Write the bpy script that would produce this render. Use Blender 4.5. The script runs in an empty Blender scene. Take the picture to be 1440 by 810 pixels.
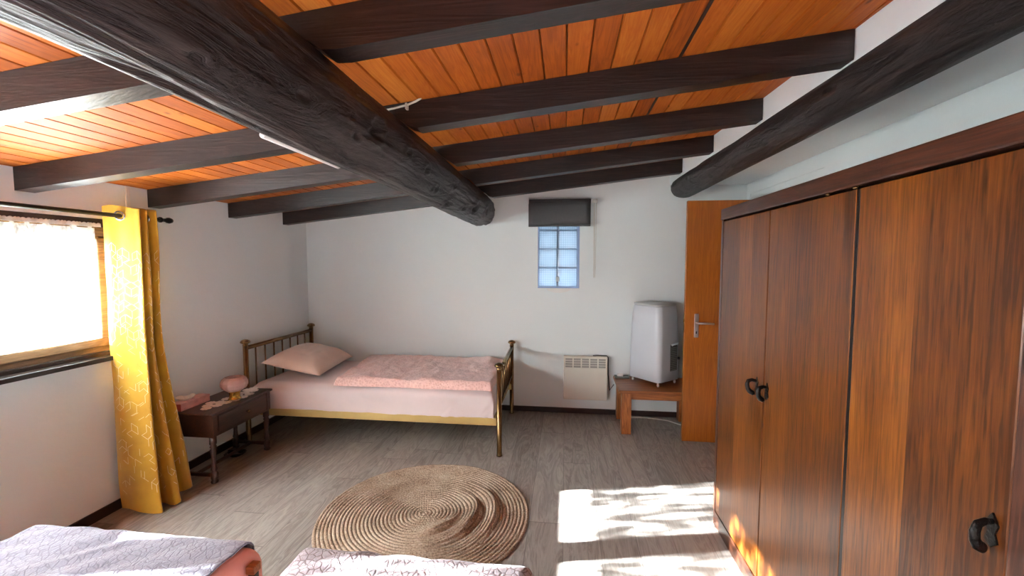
import bpy, bmesh, math, random
from math import sin, cos, pi, sqrt, radians, atan2, exp
from mathutils import Vector, Matrix, noise
random.seed(7)
SC = bpy.context.scene
COL = SC.collection
H = 1.48
WL, WB, WR = -2.64, 4.15, 1.62          # left wall, back wall, right wall faces
YF = -2.2                                # wall behind the camera

# ------------------------------------------------------------------ helpers
ORG = {}
def wloc(o):
    return ORG.get(o.name, Vector((0, 0, 0)))
class MB:
    def __init__(s): s.v = []; s.f = []; s.m = []; s.sm = []
    def add(s, vs, fs, mi=0, smooth=False):
        n = len(s.v); s.v += [Vector(p) for p in vs]
        for f in fs: s.f.append([n + i for i in f]); s.m.append(mi); s.sm.append(smooth)
    def box(s, x0, x1, y0, y1, z0, z1, mi=0, b=0.0):
        if b > 0:
            bm = bmesh.new()
            bmesh.ops.create_cube(bm, size=1)
            for v in bm.verts:
                v.co = Vector(((x0+x1)/2+v.co.x*(x1-x0), (y0+y1)/2+v.co.y*(y1-y0), (z0+z1)/2+v.co.z*(z1-z0)))
            bmesh.ops.bevel(bm, geom=bm.edges[:], offset=b, segments=2, affect='EDGES', profile=0.6)
            bm.verts.index_update()
            s.add([v.co.copy() for v in bm.verts], [[v.index for v in f.verts] for f in bm.faces], mi)
            bm.free(); return s
        vs = [(x, y, z) for x in (x0, x1) for y in (y0, y1) for z in (z0, z1)]
        s.add(vs, [(0,1,3,2),(4,6,7,5),(0,4,5,1),(2,3,7,6),(0,2,6,4),(1,5,7,3)], mi); return s
    def lathe(s, c, prof, n=24, mi=0, axis='z', smooth=True, cap=True):
        vs = []; fs = []
        for r, h in prof:
            for i in range(n):
                a = 2*pi*i/n; p = (r*cos(a), r*sin(a), h)
                if axis == 'x': p = (h, r*cos(a), r*sin(a))
                if axis == 'y': p = (r*sin(a), h, r*cos(a))
                vs.append(Vector(c)+Vector(p))
        for j in range(len(prof)-1):
            for i in range(n):
                k = (i+1) % n
                fs.append((j*n+i, j*n+k, (j+1)*n+k, (j+1)*n+i))
        if cap:
            fs.append(tuple(range(n))[::-1]); fs.append(tuple((len(prof)-1)*n+i for i in range(n)))
        s.add(vs, fs, mi, smooth); return s
    def tube(s, pts, r, n=10, mi=0, closed=False, smooth=True, flat=None, up=None):
        P = [Vector(p) for p in pts]; N = len(P); vs = []; fs = []
        R = r if isinstance(r, (list, tuple)) else [r]*N
        t0 = (P[1]-P[0]).normalized()
        u = Vector(up) if up else (Vector((0, 0, 1)) if abs(t0.z) < .9 else Vector((1, 0, 0)))
        for i in range(N):
            a = P[(i-1) % N] if (closed or i > 0) else P[i]
            b = P[(i+1) % N] if (closed or i < N-1) else P[i]
            t = (b-a).normalized(); w = t.cross(u)
            if w.length < 1e-6: w = t.orthogonal()
            w.normalize(); u2 = w.cross(t).normalized()
            if not up: u = u2
            fl = flat if flat else 1.0
            for k in range(n):
                an = 2*pi*k/n
                vs.append(P[i] + w*cos(an)*R[i]*fl + u2*sin(an)*R[i])
        M = N if closed else N-1
        for i in range(M):
            j = (i+1) % N
            for k in range(n):
                l = (k+1) % n
                fs.append((i*n+k, i*n+l, j*n+l, j*n+k))
        if not closed:
            fs.append(tuple(range(n))[::-1]); fs.append(tuple((N-1)*n+k for k in range(n)))
        s.add(vs, fs, mi, smooth); return s
    def grid(s, fn, nu, nv, mi=0, smooth=True, closed_u=False):
        vs = [fn(i/(nu-(0 if closed_u else 1)), j/(nv-1)) for j in range(nv) for i in range(nu)]
        fs = []
        for j in range(nv-1):
            for i in range(nu if closed_u else nu-1):
                k = (i+1) % nu
                fs.append((j*nu+i, j*nu+k, (j+1)*nu+k, (j+1)*nu+i))
        s.add(vs, fs, mi, smooth); return s
    def extrude(s, poly, fn, a, b, mi=0):
        """poly in 2D, fn(p, t) to 3D"""
        n = len(poly)
        vs = [fn(p, a) for p in poly]+[fn(p, b) for p in poly]
        fs = [tuple(range(n))[::-1], tuple(range(n, 2*n))]
        for i in range(n):
            k = (i+1) % n; fs.append((i, k, n+k, n+i))
        s.add(vs, fs, mi); return s
    def xf(s, M):
        s.v = [M @ p for p in s.v]; return s
    def build(s, name, mats, parent=None, fix=True):
        o3 = wloc(parent) if parent else Vector((0, 0, 0))
        me = bpy.data.meshes.new(name)
        me.from_pydata([p-o3 for p in s.v], [], s.f)
        if not isinstance(mats, (list, tuple)): mats = [mats]
        for m in mats: me.materials.append(m)
        me.polygons.foreach_set('material_index', s.m)
        me.polygons.foreach_set('use_smooth', s.sm)
        if fix:
            bm = bmesh.new(); bm.from_mesh(me)
            bmesh.ops.recalc_face_normals(bm, faces=bm.faces[:]); bm.to_mesh(me); bm.free()
        me.update()
        o = bpy.data.objects.new(name, me); COL.objects.link(o)
        if parent: o.parent = parent
        ORG[o.name] = o3.copy()
        return o
def tag(o, label, cat, group=None, kind=None):
    o['label'] = label; o['category'] = cat
    if group: o['group'] = group
    if kind: o['kind'] = kind
    return o
def struct(o): o['kind'] = 'structure'; return o
def thing(name, loc, label, cat, group=None, kind=None):
    e = bpy.data.objects.new(name, None); COL.objects.link(e)
    e.location = loc; e.empty_display_size = .05; ORG[e.name] = Vector(loc)
    if kind: e['kind'] = kind
    if label: tag(e, label, cat, group)
    return e
def solidify(o, t, off=0):
    m = o.modifiers.new('solid', 'SOLIDIFY'); m.thickness = t; m.offset = off; return o
def bevel(o, w, seg=2):
    m = o.modifiers.new('bev', 'BEVEL'); m.width = w; m.segments = seg; m.limit_method = 'ANGLE'; return o
def smoothstep(a, b, x):
    t = max(0, min(1, (x-a)/(b-a))); return t*t*(3-2*t)
def lerp(a, b, t): return a+(b-a)*t
def nz(x, y, z=0): return noise.noise(Vector((x, y, z)))

# ------------------------------------------------------------------ materials
def lin(c):
    return tuple(((v/255)/12.92 if v/255 <= .04045 else (((v/255)+.055)/1.055)**2.4) for v in c)+(1,)
class NT:
    def __init__(s, name):
        s.mat = bpy.data.materials.new(name); s.mat.use_nodes = True
        s.t = s.mat.node_tree; s.t.nodes.clear()
        s.out = s.t.nodes.new('ShaderNodeOutputMaterial')
    def n(s, typ, **kw):
        d = s.t.nodes.new('ShaderNode'+typ)
        for k, v in kw.items():
            if k in ('ins',): continue
            setattr(d, k, v)
        for k, v in kw.get('ins', {}).items():
            if isinstance(v, bpy.types.NodeSocket): s.t.links.new(v, d.inputs[k])
            else: d.inputs[k].default_value = v
        return d
    def math(s, op, a, b=None, c=None):
        ins = {0: a}
        if b is not None: ins[1] = b
        if c is not None: ins[2] = c
        return s.n('Math', operation=op, ins=ins).outputs[0]
    def coord(s, scale=(1, 1, 1), loc=(0, 0, 0), rnd=0.0, src='Object'):
        tc = s.n('TexCoord').outputs[src]
        if rnd:
            oi = s.n('ObjectInfo').outputs['Random']
            k = s.math('MULTIPLY', oi, rnd)
            tc = s.n('VectorMath', operation='ADD', ins={0: tc, 1: k}).outputs[0]
        return s.n('Mapping', ins={'Vector': tc, 'Scale': scale, 'Location': loc}).outputs[0]
    def noise(s, vec, scale=5, detail=4, rough=.5, dist=0):
        return s.n('TexNoise', ins={'Vector': vec, 'Scale': scale, 'Detail': detail, 'Roughness': rough, 'Distortion': dist}).outputs[0]
    def ramp(s, fac, stops):
        r = s.n('ValToRGB', ins={0: fac}); cr = r.color_ramp
        while len(cr.elements) > 1: cr.elements.remove(cr.elements[-1])
        cr.elements[0].position = stops[0][0]; cr.elements[0].color = stops[0][1]
        for p, c in stops[1:]:
            e = cr.elements.new(p); e.color = c
        return r.outputs[0]
    def mix(s, f, a, b, mode='MIX'):
        m = s.n('Mix', data_type='RGBA', blend_type=mode)
        for i, v in ((0, f), (6, a), (7, b)):
            if isinstance(v, bpy.types.NodeSocket): s.t.links.new(v, m.inputs[i])
            else: m.inputs[i].default_value = v
        return m.outputs[2]
    def bump(s, h, strength=.3, dist=.01):
        return s.n('Bump', ins={'Height': h, 'Strength': strength, 'Distance': dist}).outputs[0]
    def bsdf(s, col, rough=.5, normal=None, **ins):
        d = {'Base Color': col, 'Roughness': rough}
        if normal is not None: d['Normal'] = normal
        for k, v in ins.items(): d[k.replace('_', ' ')] = v
        b = s.n('BsdfPrincipled', ins=d)
        s.t.links.new(b.outputs[0], s.out.inputs[0]); return b
def g(v): return (v, v, v, 1)

def plain(name, c, rough=.5, metallic=0, bump=0, bscale=40, var=.06, **k):
    t = NT(name); v = t.coord()
    n = t.noise(v, bscale/6, 3)
    a = lin(c); lo = tuple(x*(1-var) for x in a[:3])+(1,); hi = tuple(min(1, x*(1+var)) for x in a[:3])+(1,)
    col = t.ramp(n, [(.3, lo), (.7, hi)])
    nm = t.bump(t.noise(v, bscale, 4), bump, .01) if bump else None
    t.bsdf(col, rough, nm, Metallic=metallic, **k); return t.mat

def wood(name, dark, mid, light, along='z', scale=1., rough=.4, boards=0, bax='y', boff=0., bvar=.35, coat=0, bump=.15, contrast=1., spec=.5, pores=0):
    t = NT(name)
    base = t.coord(rnd=7.3)
    sep = t.n('SeparateXYZ', ins={0: base}).outputs
    ai = 'xyz'.index(along)
    vec = base
    bnd = None
    if isinstance(boards, list):
        raw = t.n('SeparateXYZ', ins={0: t.coord()}).outputs
        rp = t.n('ValToRGB', ins={0: t.math('DIVIDE', t.math('ADD', raw['xyz'.index(bax)], 2.), 4.)}); rp.color_ramp.interpolation = 'CONSTANT'
        rp.color_ramp.elements[0].position = 0; rp.color_ramp.elements[0].color = g(boards[0][1])
        rp.color_ramp.elements[1].position = (boards[1][0]+2)/4; rp.color_ramp.elements[1].color = g(boards[1][1])
        for bp, bt in boards[2:]:
            el = rp.color_ramp.elements.new((bp+2)/4); el.color = g(bt)
        bnd = rp.outputs[0]
        vec = t.n('VectorMath', operation='ADD', ins={0: base, 1: t.math('MULTIPLY', bnd, 11.)}).outputs[0]
    elif boards:
        raw = t.n('SeparateXYZ', ins={0: t.coord()}).outputs
        q = t.math('FLOOR', t.math('DIVIDE', t.math('ADD', raw['xyz'.index(bax)], boff), boards))
        wn = t.n('TexWhiteNoise', noise_dimensions='1D', ins={'W': q}).outputs[0]
        bnd = wn
        vec = t.n('VectorMath', operation='ADD', ins={0: base, 1: t.math('MULTIPLY', wn, 11.)}).outputs[0]
    sc = [9*scale]*3; sc[ai] = .8*scale
    v1 = t.n('Mapping', ins={'Vector': vec, 'Scale': sc}).outputs[0]
    n1 = t.noise(v1, 1.6, 5, .6, 1.2)
    rings = t.math('FRACT', t.math('MULTIPLY', n1, 9.))
    rings = t.math('ABSOLUTE', t.math('SUBTRACT', rings, .5))
    sc2 = [170*scale]*3; sc2[ai] = 5*scale
    v2 = t.n('Mapping', ins={'Vector': vec, 'Scale': sc2}).outputs[0]
    n2 = t.noise(v2, 1., 3, .6)
    f = t.math('ADD', t.math('MULTIPLY', rings, .6*contrast), t.math('MULTIPLY', n2, .55))
    f = t.math('ADD', f, t.math('MULTIPLY', n1, .35))
    if pores:
        sc3 = [150*scale]*3; sc3[ai] = 12*scale
        pn = t.noise(t.n('Mapping', ins={'Vector': vec, 'Scale': sc3}).outputs[0], 1., 2, .5)
        f = t.math('SUBTRACT', f, t.math('MULTIPLY', t.ramp(pn, [(.52, g(0)), (.66, g(1))]), pores))
        bl = t.noise(t.n('Mapping', ins={'Vector': vec, 'Scale': (3, 3, 1.2)}).outputs[0], 1.6, 3, .5)
        f = t.math('ADD', f, t.math('MULTIPLY', t.math('SUBTRACT', bl, .5), .35))
    if bnd is not None:
        f = t.math('ADD', f, t.math('MULTIPLY', t.math('SUBTRACT', bnd, .5), bvar))
    col = t.ramp(f, [(.3, lin(dark)), (.58, lin(mid)), (.9, lin(light))])
    t.bsdf(col, rough, t.bump(f, bump, .004), Coat_Weight=coat, Coat_Roughness=.25, Specular_IOR_Level=spec)
    return t.mat

M = {}
# plaster
def plaster(name, c):
    t = NT(name); v = t.coord()
    n = t.noise(v, 1.2, 3); n2 = t.noise(v, 24, 5, .6); n3 = t.noise(v, 2.6, 2)
    a = lin(c); b = tuple(x*.93 for x in a[:3])+(1,)
    col = t.mix(t.math('MULTIPLY', n, .8), a, b)
    h = t.math('ADD', t.math('MULTIPLY', n2, .35), t.math('MULTIPLY', n3, 1.5))
    t.bsdf(col, .85, t.bump(h, .35, .012), Specular_IOR_Level=.2); return t.mat
M['wall'] = plaster('plaster_wall', (233, 239, 239))
M['white'] = plain('white_lacquer', (228, 228, 226), .35)
# ceiling boards
def ceil_mat():
    t = NT('pine_boards'); raw = t.coord(); s = t.n('SeparateXYZ', ins={0: raw}).outputs
    q = t.math('FLOOR', t.math('DIVIDE', s[0], .0875))
    wn = t.n('TexWhiteNoise', noise_dimensions='1D', ins={'W': q}).outputs[0]
    vec = t.n('VectorMath', operation='ADD', ins={0: raw, 1: t.math('MULTIPLY', wn, 9.)}).outputs[0]
    v1 = t.n('Mapping', ins={'Vector': vec, 'Scale': (14, 1.0, 14)}).outputs[0]
    n1 = t.noise(v1, 1.5, 4, .55, 1.0)
    rg = t.math('ABSOLUTE', t.math('SUBTRACT', t.math('FRACT', t.math('MULTIPLY', n1, 7.)), .5))
    v2 = t.n('Mapping', ins={'Vector': vec, 'Scale': (150, 5, 10)}).outputs[0]
    f = t.math('ADD', t.math('MULTIPLY', rg, .4), t.math('MULTIPLY', t.noise(v2, 1, 3), .4))
    f = t.math('ADD', f, t.math('MULTIPLY', wn, .38))
    col = t.ramp(f, [(.15, lin((132, 60, 14))), (.5, lin((174, 88, 22))), (.95, lin((200, 122, 44)))])
    v3 = t.n('Mapping', ins={'Vector': vec, 'Scale': (10, 5.5, 0)}).outputs[0]
    vo = t.n('TexVoronoi', feature='F1', ins={'Vector': v3, 'Scale': 1., 'Randomness': 1.})
    k = t.ramp(vo.outputs['Distance'], [(.04, g(1)), (.11, g(0))])
    col = t.mix(t.math('MULTIPLY', k, .75), col, lin((84, 34, 12)))
    t.bsdf(col, .55, t.bump(f, .12, .003), Specular_IOR_Level=.3); return t.mat
M['ceil'] = ceil_mat()
M['joist'] = wood('dark_joist', (12, 5, 4), (22, 11, 9), (54, 36, 33), 'x', .6, .42, bump=.35, spec=.6)
def log_mat():
    t = NT('weathered_log'); raw = t.coord()
    v1 = t.n('Mapping', ins={'Vector': raw, 'Scale': (9, 1.6, 9)}).outputs[0]
    n1 = t.noise(v1, 1.3, 7, .6, 1.4)
    v2 = t.n('Mapping', ins={'Vector': raw, 'Scale': (40, 5, 40)}).outputs[0]
    n2 = t.noise(v2, 1, 5, .65, .6)
    cr = t.ramp(n1, [(.40, g(1)), (.47, g(0)), (.52, g(0)), (.545, g(.0))])
    vo = t.n('TexVoronoi', ins={'Vector': t.n('Mapping', ins={'Vector': raw, 'Scale': (7, 3, 7)}).outputs[0], 'Scale': 1.}).outputs[0]
    kn = t.ramp(vo, [(.06, g(1)), (.14, g(0))])
    f = t.math('ADD', t.math('MULTIPLY', n1, .6), t.math('MULTIPLY', n2, .4))
    col = t.ramp(f, [(.3, lin((18, 12, 11))), (.5, lin((34, 25, 23))), (.75, lin((74, 63, 60)))])
    col = t.mix(t.math('MULTIPLY', kn, .8), col, lin((10, 7, 6)))
    h = t.math('SUBTRACT', t.math('ADD', n1, t.math('MULTIPLY', n2, .5)), t.math('MULTIPLY', kn, .5))
    h = t.math('SUBTRACT', h, t.math('MULTIPLY', cr, .5))
    t.bsdf(col, .46, t.bump(h, .7, .02), Specular_IOR_Level=.36); return t.mat
M['log'] = log_mat()
def floor_mat():
    t = NT('grey_laminate'); raw = t.coord()
    s = t.n('SeparateXYZ', ins={0: raw}).outputs
    W = .193; L = 1.28
    qx = t.math('FLOOR', t.math('DIVIDE', s[0], W))
    off = t.n('TexWhiteNoise', noise_dimensions='1D', ins={'W': qx}).outputs[0]
    yy = t.math('ADD', t.math('DIVIDE', s[1], L), off)
    qy = t.math('FLOOR', yy)
    wn = t.n('TexWhiteNoise', noise_dimensions='2D', ins={'Vector': t.n('CombineXYZ', ins={0: qx, 1: qy}).outputs[0]}).outputs[0]
    vec = t.n('VectorMath', operation='ADD', ins={0: raw, 1: t.math('MULTIPLY', wn, 13.)}).outputs[0]
    v1 = t.n('Mapping', ins={'Vector': vec, 'Scale': (7, 1.1, 1)}).outputs[0]
    n1 = t.noise(v1, 1.4, 6, .6, 1.6)
    rg = t.math('ABSOLUTE', t.math('SUBTRACT', t.math('FRACT', t.math('MULTIPLY', n1, 6.)), .5))
    v2 = t.n('Mapping', ins={'Vector': vec, 'Scale': (160, 6, 1)}).outputs[0]
    n2 = t.noise(v2, 1, 3, .6)
    f = t.math('ADD', t.math('MULTIPLY', rg, .45), t.math('MULTIPLY', n2, .28))
    f = t.math('ADD', f, t.math('ADD', t.math('MULTIPLY', n1, .42), t.math('MULTIPLY', wn, .16)))
    col = t.ramp(f, [(.25, lin((98, 89, 83))), (.55, lin((144, 135, 128))), (.95, lin((178, 171, 163)))])
    # seams
    ex = t.math('ABSOLUTE', t.math('SUBTRACT', t.math('FRACT', t.math('DIVIDE', s[0], W)), .5))
    ey = t.math('ABSOLUTE', t.math('SUBTRACT', t.math('FRACT', yy), .5))
    sx = t.ramp(ex, [(.490, g(0)), (.495, g(1))]); sy = t.ramp(ey, [(.4975, g(0)), (.499, g(1))])
    sm = t.math('MAXIMUM', sx, sy)
    col = t.mix(t.math('MULTIPLY', sm, .55), col, lin((50, 42, 38)))
    h = t.math('SUBTRACT', f, sm)
    t.bsdf(col, .38, t.bump(h, .12, .003), Specular_IOR_Level=.5); return t.mat
M['floor'] = floor_mat()
M['oak'] = wood('stained_oak_door', (58, 27, 7), (104, 55, 14), (146, 88, 30), 'z', .75, .34, boards=[(-2, .4), (.30-1.4, .3), (.62-1.4, .5), (.893-1.4, .22), (1.01-1.4, .34), (1.135-1.4, .85), (1.372-1.4, .12), (1.425-1.4, .62), (1.56-1.4, .38), (1.72-1.4, .70), (1.912-1.4, .55), (2.06-1.4, .88), (2.20-1.4, .45), (2.33-1.4, .3)], bax='y', bvar=.27, coat=.1, spec=.32, bump=.15, contrast=.22, pores=.12)
M['oakdark'] = wood('dark_oak_frame', (36, 16, 8), (58, 28, 15), (86, 46, 26), 'y', .8, .35, coat=.25, bump=.15)
M['oakpost'] = wood('dark_oak_stile', (36, 16, 9), (62, 32, 20), (92, 52, 34), 'z', .8, .35, coat=.25, bump=.15)
M['doorwood'] = wood('orange_door_veneer', (128, 64, 8), (152, 80, 14), (172, 98, 24), 'z', .5, .4, bump=.05, contrast=.6)
M['walnut'] = wood('dark_walnut', (30, 14, 9), (54, 28, 19), (80, 46, 32), 'y', 1.0, .4, coat=.15, bump=.15)
M['cherry'] = wood('cherry_table_wood', (90, 44, 14), (134, 72, 28), (166, 98, 46), 'x', .7, .4, bump=.1)
M['frame'] = wood('window_frame_wood', (58, 41, 27), (98, 74, 50), (130, 102, 72), 'y', .8, .4, bump=.1)
M['framedark'] = wood('window_frame_dark', (40, 28, 22), (56, 42, 34), (74, 58, 48), 'y', .8, .4, bump=.1)
M['sill'] = plain('dark_window_board', (40, 30, 26), .3)
M['base'] = plain('dark_baseboard', (44, 24, 18), .45)
M['iron'] = plain('black_iron', (40, 38, 37), .32, .8, bump=.3, bscale=120)
M['black'] = plain('black_metal', (20, 18, 18), .35, .4)
M['brassdark'] = plain('antique_brass', (128, 100, 64), .26, .9, var=.2)
M['gold'] = plain('gold_paint_rail', (196, 166, 104), .42, .3)
M['brass'] = plain('polished_brass', (196, 150, 70), .22, 1.)
M['steel'] = plain('brushed_steel', (205, 188, 184), .3, .8)
M['eyelet'] = plain('eyelet_ring', (210, 210, 210), .25, .8)
M['plastic'] = plain('white_plastic', (196, 198, 204), .28, 0, var=.01)
M['plasticgrey'] = plain('grey_plastic', (170, 170, 168), .35, 0)
M['vent'] = plain('dark_vent_plastic', (84, 80, 76), .5)
M['cream'] = plain('cream_heater_paint', (222, 216, 204), .4, var=.02)
M['heaterdark'] = plain('heater_inner', (150, 146, 140), .6)
M['cable'] = plain('white_cable', (214, 210, 200), .4)
M['caster'] = plain('caster_plastic', (216, 206, 204), .4)
M['blind'] = plain('grey_blind_cloth', (72, 70, 70), .8, bump=.2, bscale=300)
M['blue'] = plain('blue_grey_trim', (136, 158, 196), .4)
M['mortar'] = plain('grey_block_joint', (120, 134, 158), .7)
M['duct'] = plain('white_trim_paint', (232, 230, 226), .5)

def fabric(name, c, rough=.85, bump=.25, scale=60, sheen=.3, var=.08, weave=500, trans=0):
    t = NT(name); v = t.coord()
    n = t.noise(v, scale/12, 4); w = t.noise(v, weave, 2)
    a = lin(c); lo = tuple(x*(1-var) for x in a[:3])+(1,); hi = tuple(min(1, x*(1+var)) for x in a[:3])+(1,)
    col = t.ramp(n, [(.3, lo), (.7, hi)])
    h = t.math('ADD', t.noise(v, scale, 5), t.math('MULTIPLY', w, .3))
    b = t.bsdf(col, rough, t.bump(h, bump, .004), Sheen_Weight=sheen, Specular_IOR_Level=.2)
    return t.mat
M['sheet'] = fabric('pink_fitted_sheet', (216, 198, 196), bump=.12, scale=18)
M['pillow'] = fabric('pink_pillowcase', (228, 202, 186), bump=.12, scale=16)
def plush(name, c, hi, sc=46, bump=.8):
    t = NT(name); v = t.coord()
    vo = t.n('TexVoronoi', feature='SMOOTH_F1', ins={'Vector': v, 'Scale': sc, 'Smoothness': .3}).outputs[0]
    n = t.noise(v, sc*1.7, 4, .6, 1.2)
    f = t.math('ADD', t.math('MULTIPLY', vo, .6), t.math('MULTIPLY', n, .6))
    col = t.ramp(f, [(.3, lin(c)), (.75, lin(hi))])
    t.bsdf(col, .9, t.bump(f, bump, .008), Sheen_Weight=.4, Specular_IOR_Level=.15); return t.mat
M['duvet'] = plush('pink_plush_duvet', (206, 160, 150), (230, 188, 178), 60, .6)
def emboss(name, base, line):
    t = NT(name); v = t.coord()
    nd = t.n('TexNoise', ins={'Vector': v, 'Scale': 9., 'Detail': 2.}).outputs['Color']
    vv = t.n('VectorMath', operation='ADD', ins={0: v, 1: t.n('VectorMath', operation='SCALE', ins={0: nd, 'Scale': .05}).outputs[0]}).outputs[0]
    vo = t.n('TexVoronoi', feature='DISTANCE_TO_EDGE', ins={'Vector': vv, 'Scale': 46.}).outputs[0]
    e = t.ramp(vo, [(.02, g(1)), (.12, g(0))])
    col = t.mix(t.math('MULTIPLY', e, .8), lin(base), lin(line))
    h = t.math('ADD', t.math('MULTIPLY', e, -.5), t.noise(v, 120, 3))
    t.bsdf(col, .85, t.bump(h, .45, .006), Sheen_Weight=.3, Specular_IOR_Level=.2); return t.mat
M['quiltL'] = emboss('lilac_embossed_quilt', (122, 118, 131), (102, 95, 110))
M['quiltR'] = emboss('pinkish_embossed_quilt', (166, 154, 160), (104, 80, 76))
M['coral'] = fabric('coral_pink_sheet', (222, 150, 136), bump=.3, scale=70)
M['straps'] = fabric('white_pattern_print', (244, 236, 206), rough=.5, bump=0)
def satin():
    t = NT('yellow_satin'); v = t.coord()
    n = t.noise(v, 7, 4); w = t.noise(v, 160, 3)
    col = t.ramp(n, [(.3, lin((188, 138, 26))), (.7, lin((212, 166, 44)))])
    nm = t.bump(t.math('ADD', n, t.math('MULTIPLY', w, .15)), .35, .01)
    b = t.n('BsdfPrincipled', ins={'Base Color': col, 'Roughness': .42, 'Normal': nm, 'Sheen Weight': .3, 'Specular IOR Level': .5})
    tr = t.n('BsdfTranslucent', ins={'Color': lin((228, 176, 40)), 'Normal': nm})
    m = t.n('MixShader', ins={0: .006, 1: b.outputs[0], 2: tr.outputs[0]})
    t.t.links.new(m.outputs[0], t.out.inputs[0]); return t.mat
M['satin'] = satin()
def lace():
    t = NT('white_lace'); v = t.coord()
    s = t.n('SeparateXYZ', ins={0: v}).outputs
    n = t.noise(t.n('Mapping', ins={'Vector': v, 'Scale': (1, 15, 7)}).outputs[0], 1.6, 5, .6, .5)
    st = t.noise(t.n('Mapping', ins={'Vector': v, 'Scale': (1, 110, 1)}).outputs[0], 1., 2)
    # dense patches shaped to streak the sunlight that falls on the floor
    op = t.math('ADD', t.math('MULTIPLY', t.ramp(n, [(.33, g(0)), (.55, g(1))]), .82), t.math('MULTIPLY', st, .35))
    op = t.math('MINIMUM', t.math('ADD', op, .12), .972)
    df = t.n('BsdfDiffuse', ins={'Color': lin((240, 240, 238))}).outputs[0]
    tr = t.n('BsdfTranslucent', ins={'Color': lin((244, 244, 242))}).outputs[0]
    a = t.n('MixShader', ins={0: .6, 1: df, 2: tr}).outputs[0]
    tp = t.n('BsdfTransparent').outputs[0]
    m = t.n('MixShader', ins={0: op, 1: tp, 2: a})
    t.t.links.new(m.outputs[0], t.out.inputs[0]); return t.mat
M['lace'] = lace()
M['lacetape'] = fabric('lace_header_tape', (232, 228, 218), bump=.4, scale=160, var=.2)
def glass(name, tint, refl=.06, rough=.02):
    t = NT(name)
    tp = t.n('BsdfTransparent', ins={'Color': tint}).outputs[0]
    gl = t.n('BsdfGlossy', ins={'Color': g(1), 'Roughness': rough}).outputs[0]
    m = t.n('MixShader', ins={0: refl, 1: tp, 2: gl})
    t.t.links.new(m.outputs[0], t.out.inputs[0]); return t.mat
M['pane'] = glass('window_glass', (.93, .95, .95, 1))
def block():
    t = NT('glass_block'); v = t.coord(); s = t.n('SeparateXYZ', ins={0: v}).outputs
    def lines(c, p, w):
        e = t.math('ABSOLUTE', t.math('SUBTRACT', t.math('FRACT', t.math('DIVIDE', c, p)), .5))
        return t.ramp(e, [(.5-w, g(0)), (.5-w*.4, g(1))])
    l = t.math('MAXIMUM', lines(s[0], .021, .12), lines(s[2], .021, .12))
    n = t.noise(v, 14, 3)
    col = t.mix(l, (.55, .64, .70, 1), (.25, .33, .42, 1))
    col = t.mix(t.math('MULTIPLY', n, .5), col, (.75, .82, .86, 1))
    tl_ = t.n('BsdfTranslucent', ins={'Color': t.mix(1., col, BLK, 'MULTIPLY')}).outputs[0]
    tp0 = t.n('BsdfTransparent', ins={'Color': (.03, .035, .04, 1)}).outputs[0]
    tp = t.n('AddShader', ins={0: tl_, 1: tp0}).outputs[0]
    gl = t.n('BsdfGlossy', ins={'Color': g(.9), 'Roughness': .1}).outputs[0]
    m = t.n('MixShader', ins={0: .08, 1: tp, 2: gl})
    t.t.links.new(m.outputs[0], t.out.inputs[0]); return t.mat
BLK = g(.42)
M['block'] = block()
def pinkglass():
    t = NT('pink_cut_glass')
    v = t.coord(); n = t.noise(v, 60, 3)
    b = t.n('BsdfPrincipled', ins={'Base Color': lin((240, 212, 206)), 'Roughness': .14, 'Specular IOR Level': .6, 'Normal': t.bump(n, .5, .01)})
    tp = t.n('BsdfTransparent', ins={'Color': lin((250, 222, 218))}).outputs[0]
    m = t.n('MixShader', ins={0: .5, 1: b.outputs[0], 2: tp})
    t.t.links.new(m.outputs[0], t.out.inputs[0]); return t.mat
M['pinkglass'] = pinkglass()
def jute():
    t = NT('jute_braid'); v = t.coord()
    n = t.noise(v, 110, 3, .6); n2 = t.noise(v, 7, 3)
    f = t.math('ADD', t.math('MULTIPLY', n, .7), t.math('MULTIPLY', n2, .35))
    col = t.ramp(f, [(.34, lin((104, 84, 68))), (.52, lin((166, 146, 126))), (.72, lin((200, 184, 164)))])
    t.bsdf(col, .95, t.bump(n, .9, .006), Specular_IOR_Level=.1); return t.mat
M['jute'] = jute()
M['crochet'] = fabric('white_crochet', (242, 232, 224), bump=.5, scale=200)
M['tissuebox'] = plain('pink_patterned_card', (222, 164, 156), .5, var=.2, bscale=160)
M['tissueend'] = plain('coral_red_card', (196, 84, 74), .5)
M['paper'] = plain('tissue_paper', (238, 226, 214), .9)
M['tube'] = plain('white_tube', (246, 242, 236), .3)

# ------------------------------------------------------------------ room shell
def zc(x): return 1.93+.11*(x-WL)      # underside of the boards
def zj(x): return 1.817+.11*(x-WL)     # underside of the joists
def xw(y): return 1.06-.048*(y-1.81)   # face of the upper right wall over the log

b = MB(); b.box(WL-.3, WR+.3, YF-.2, WB+.3, -.12, 0)
struct(b.build('floor', M['floor']))

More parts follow.
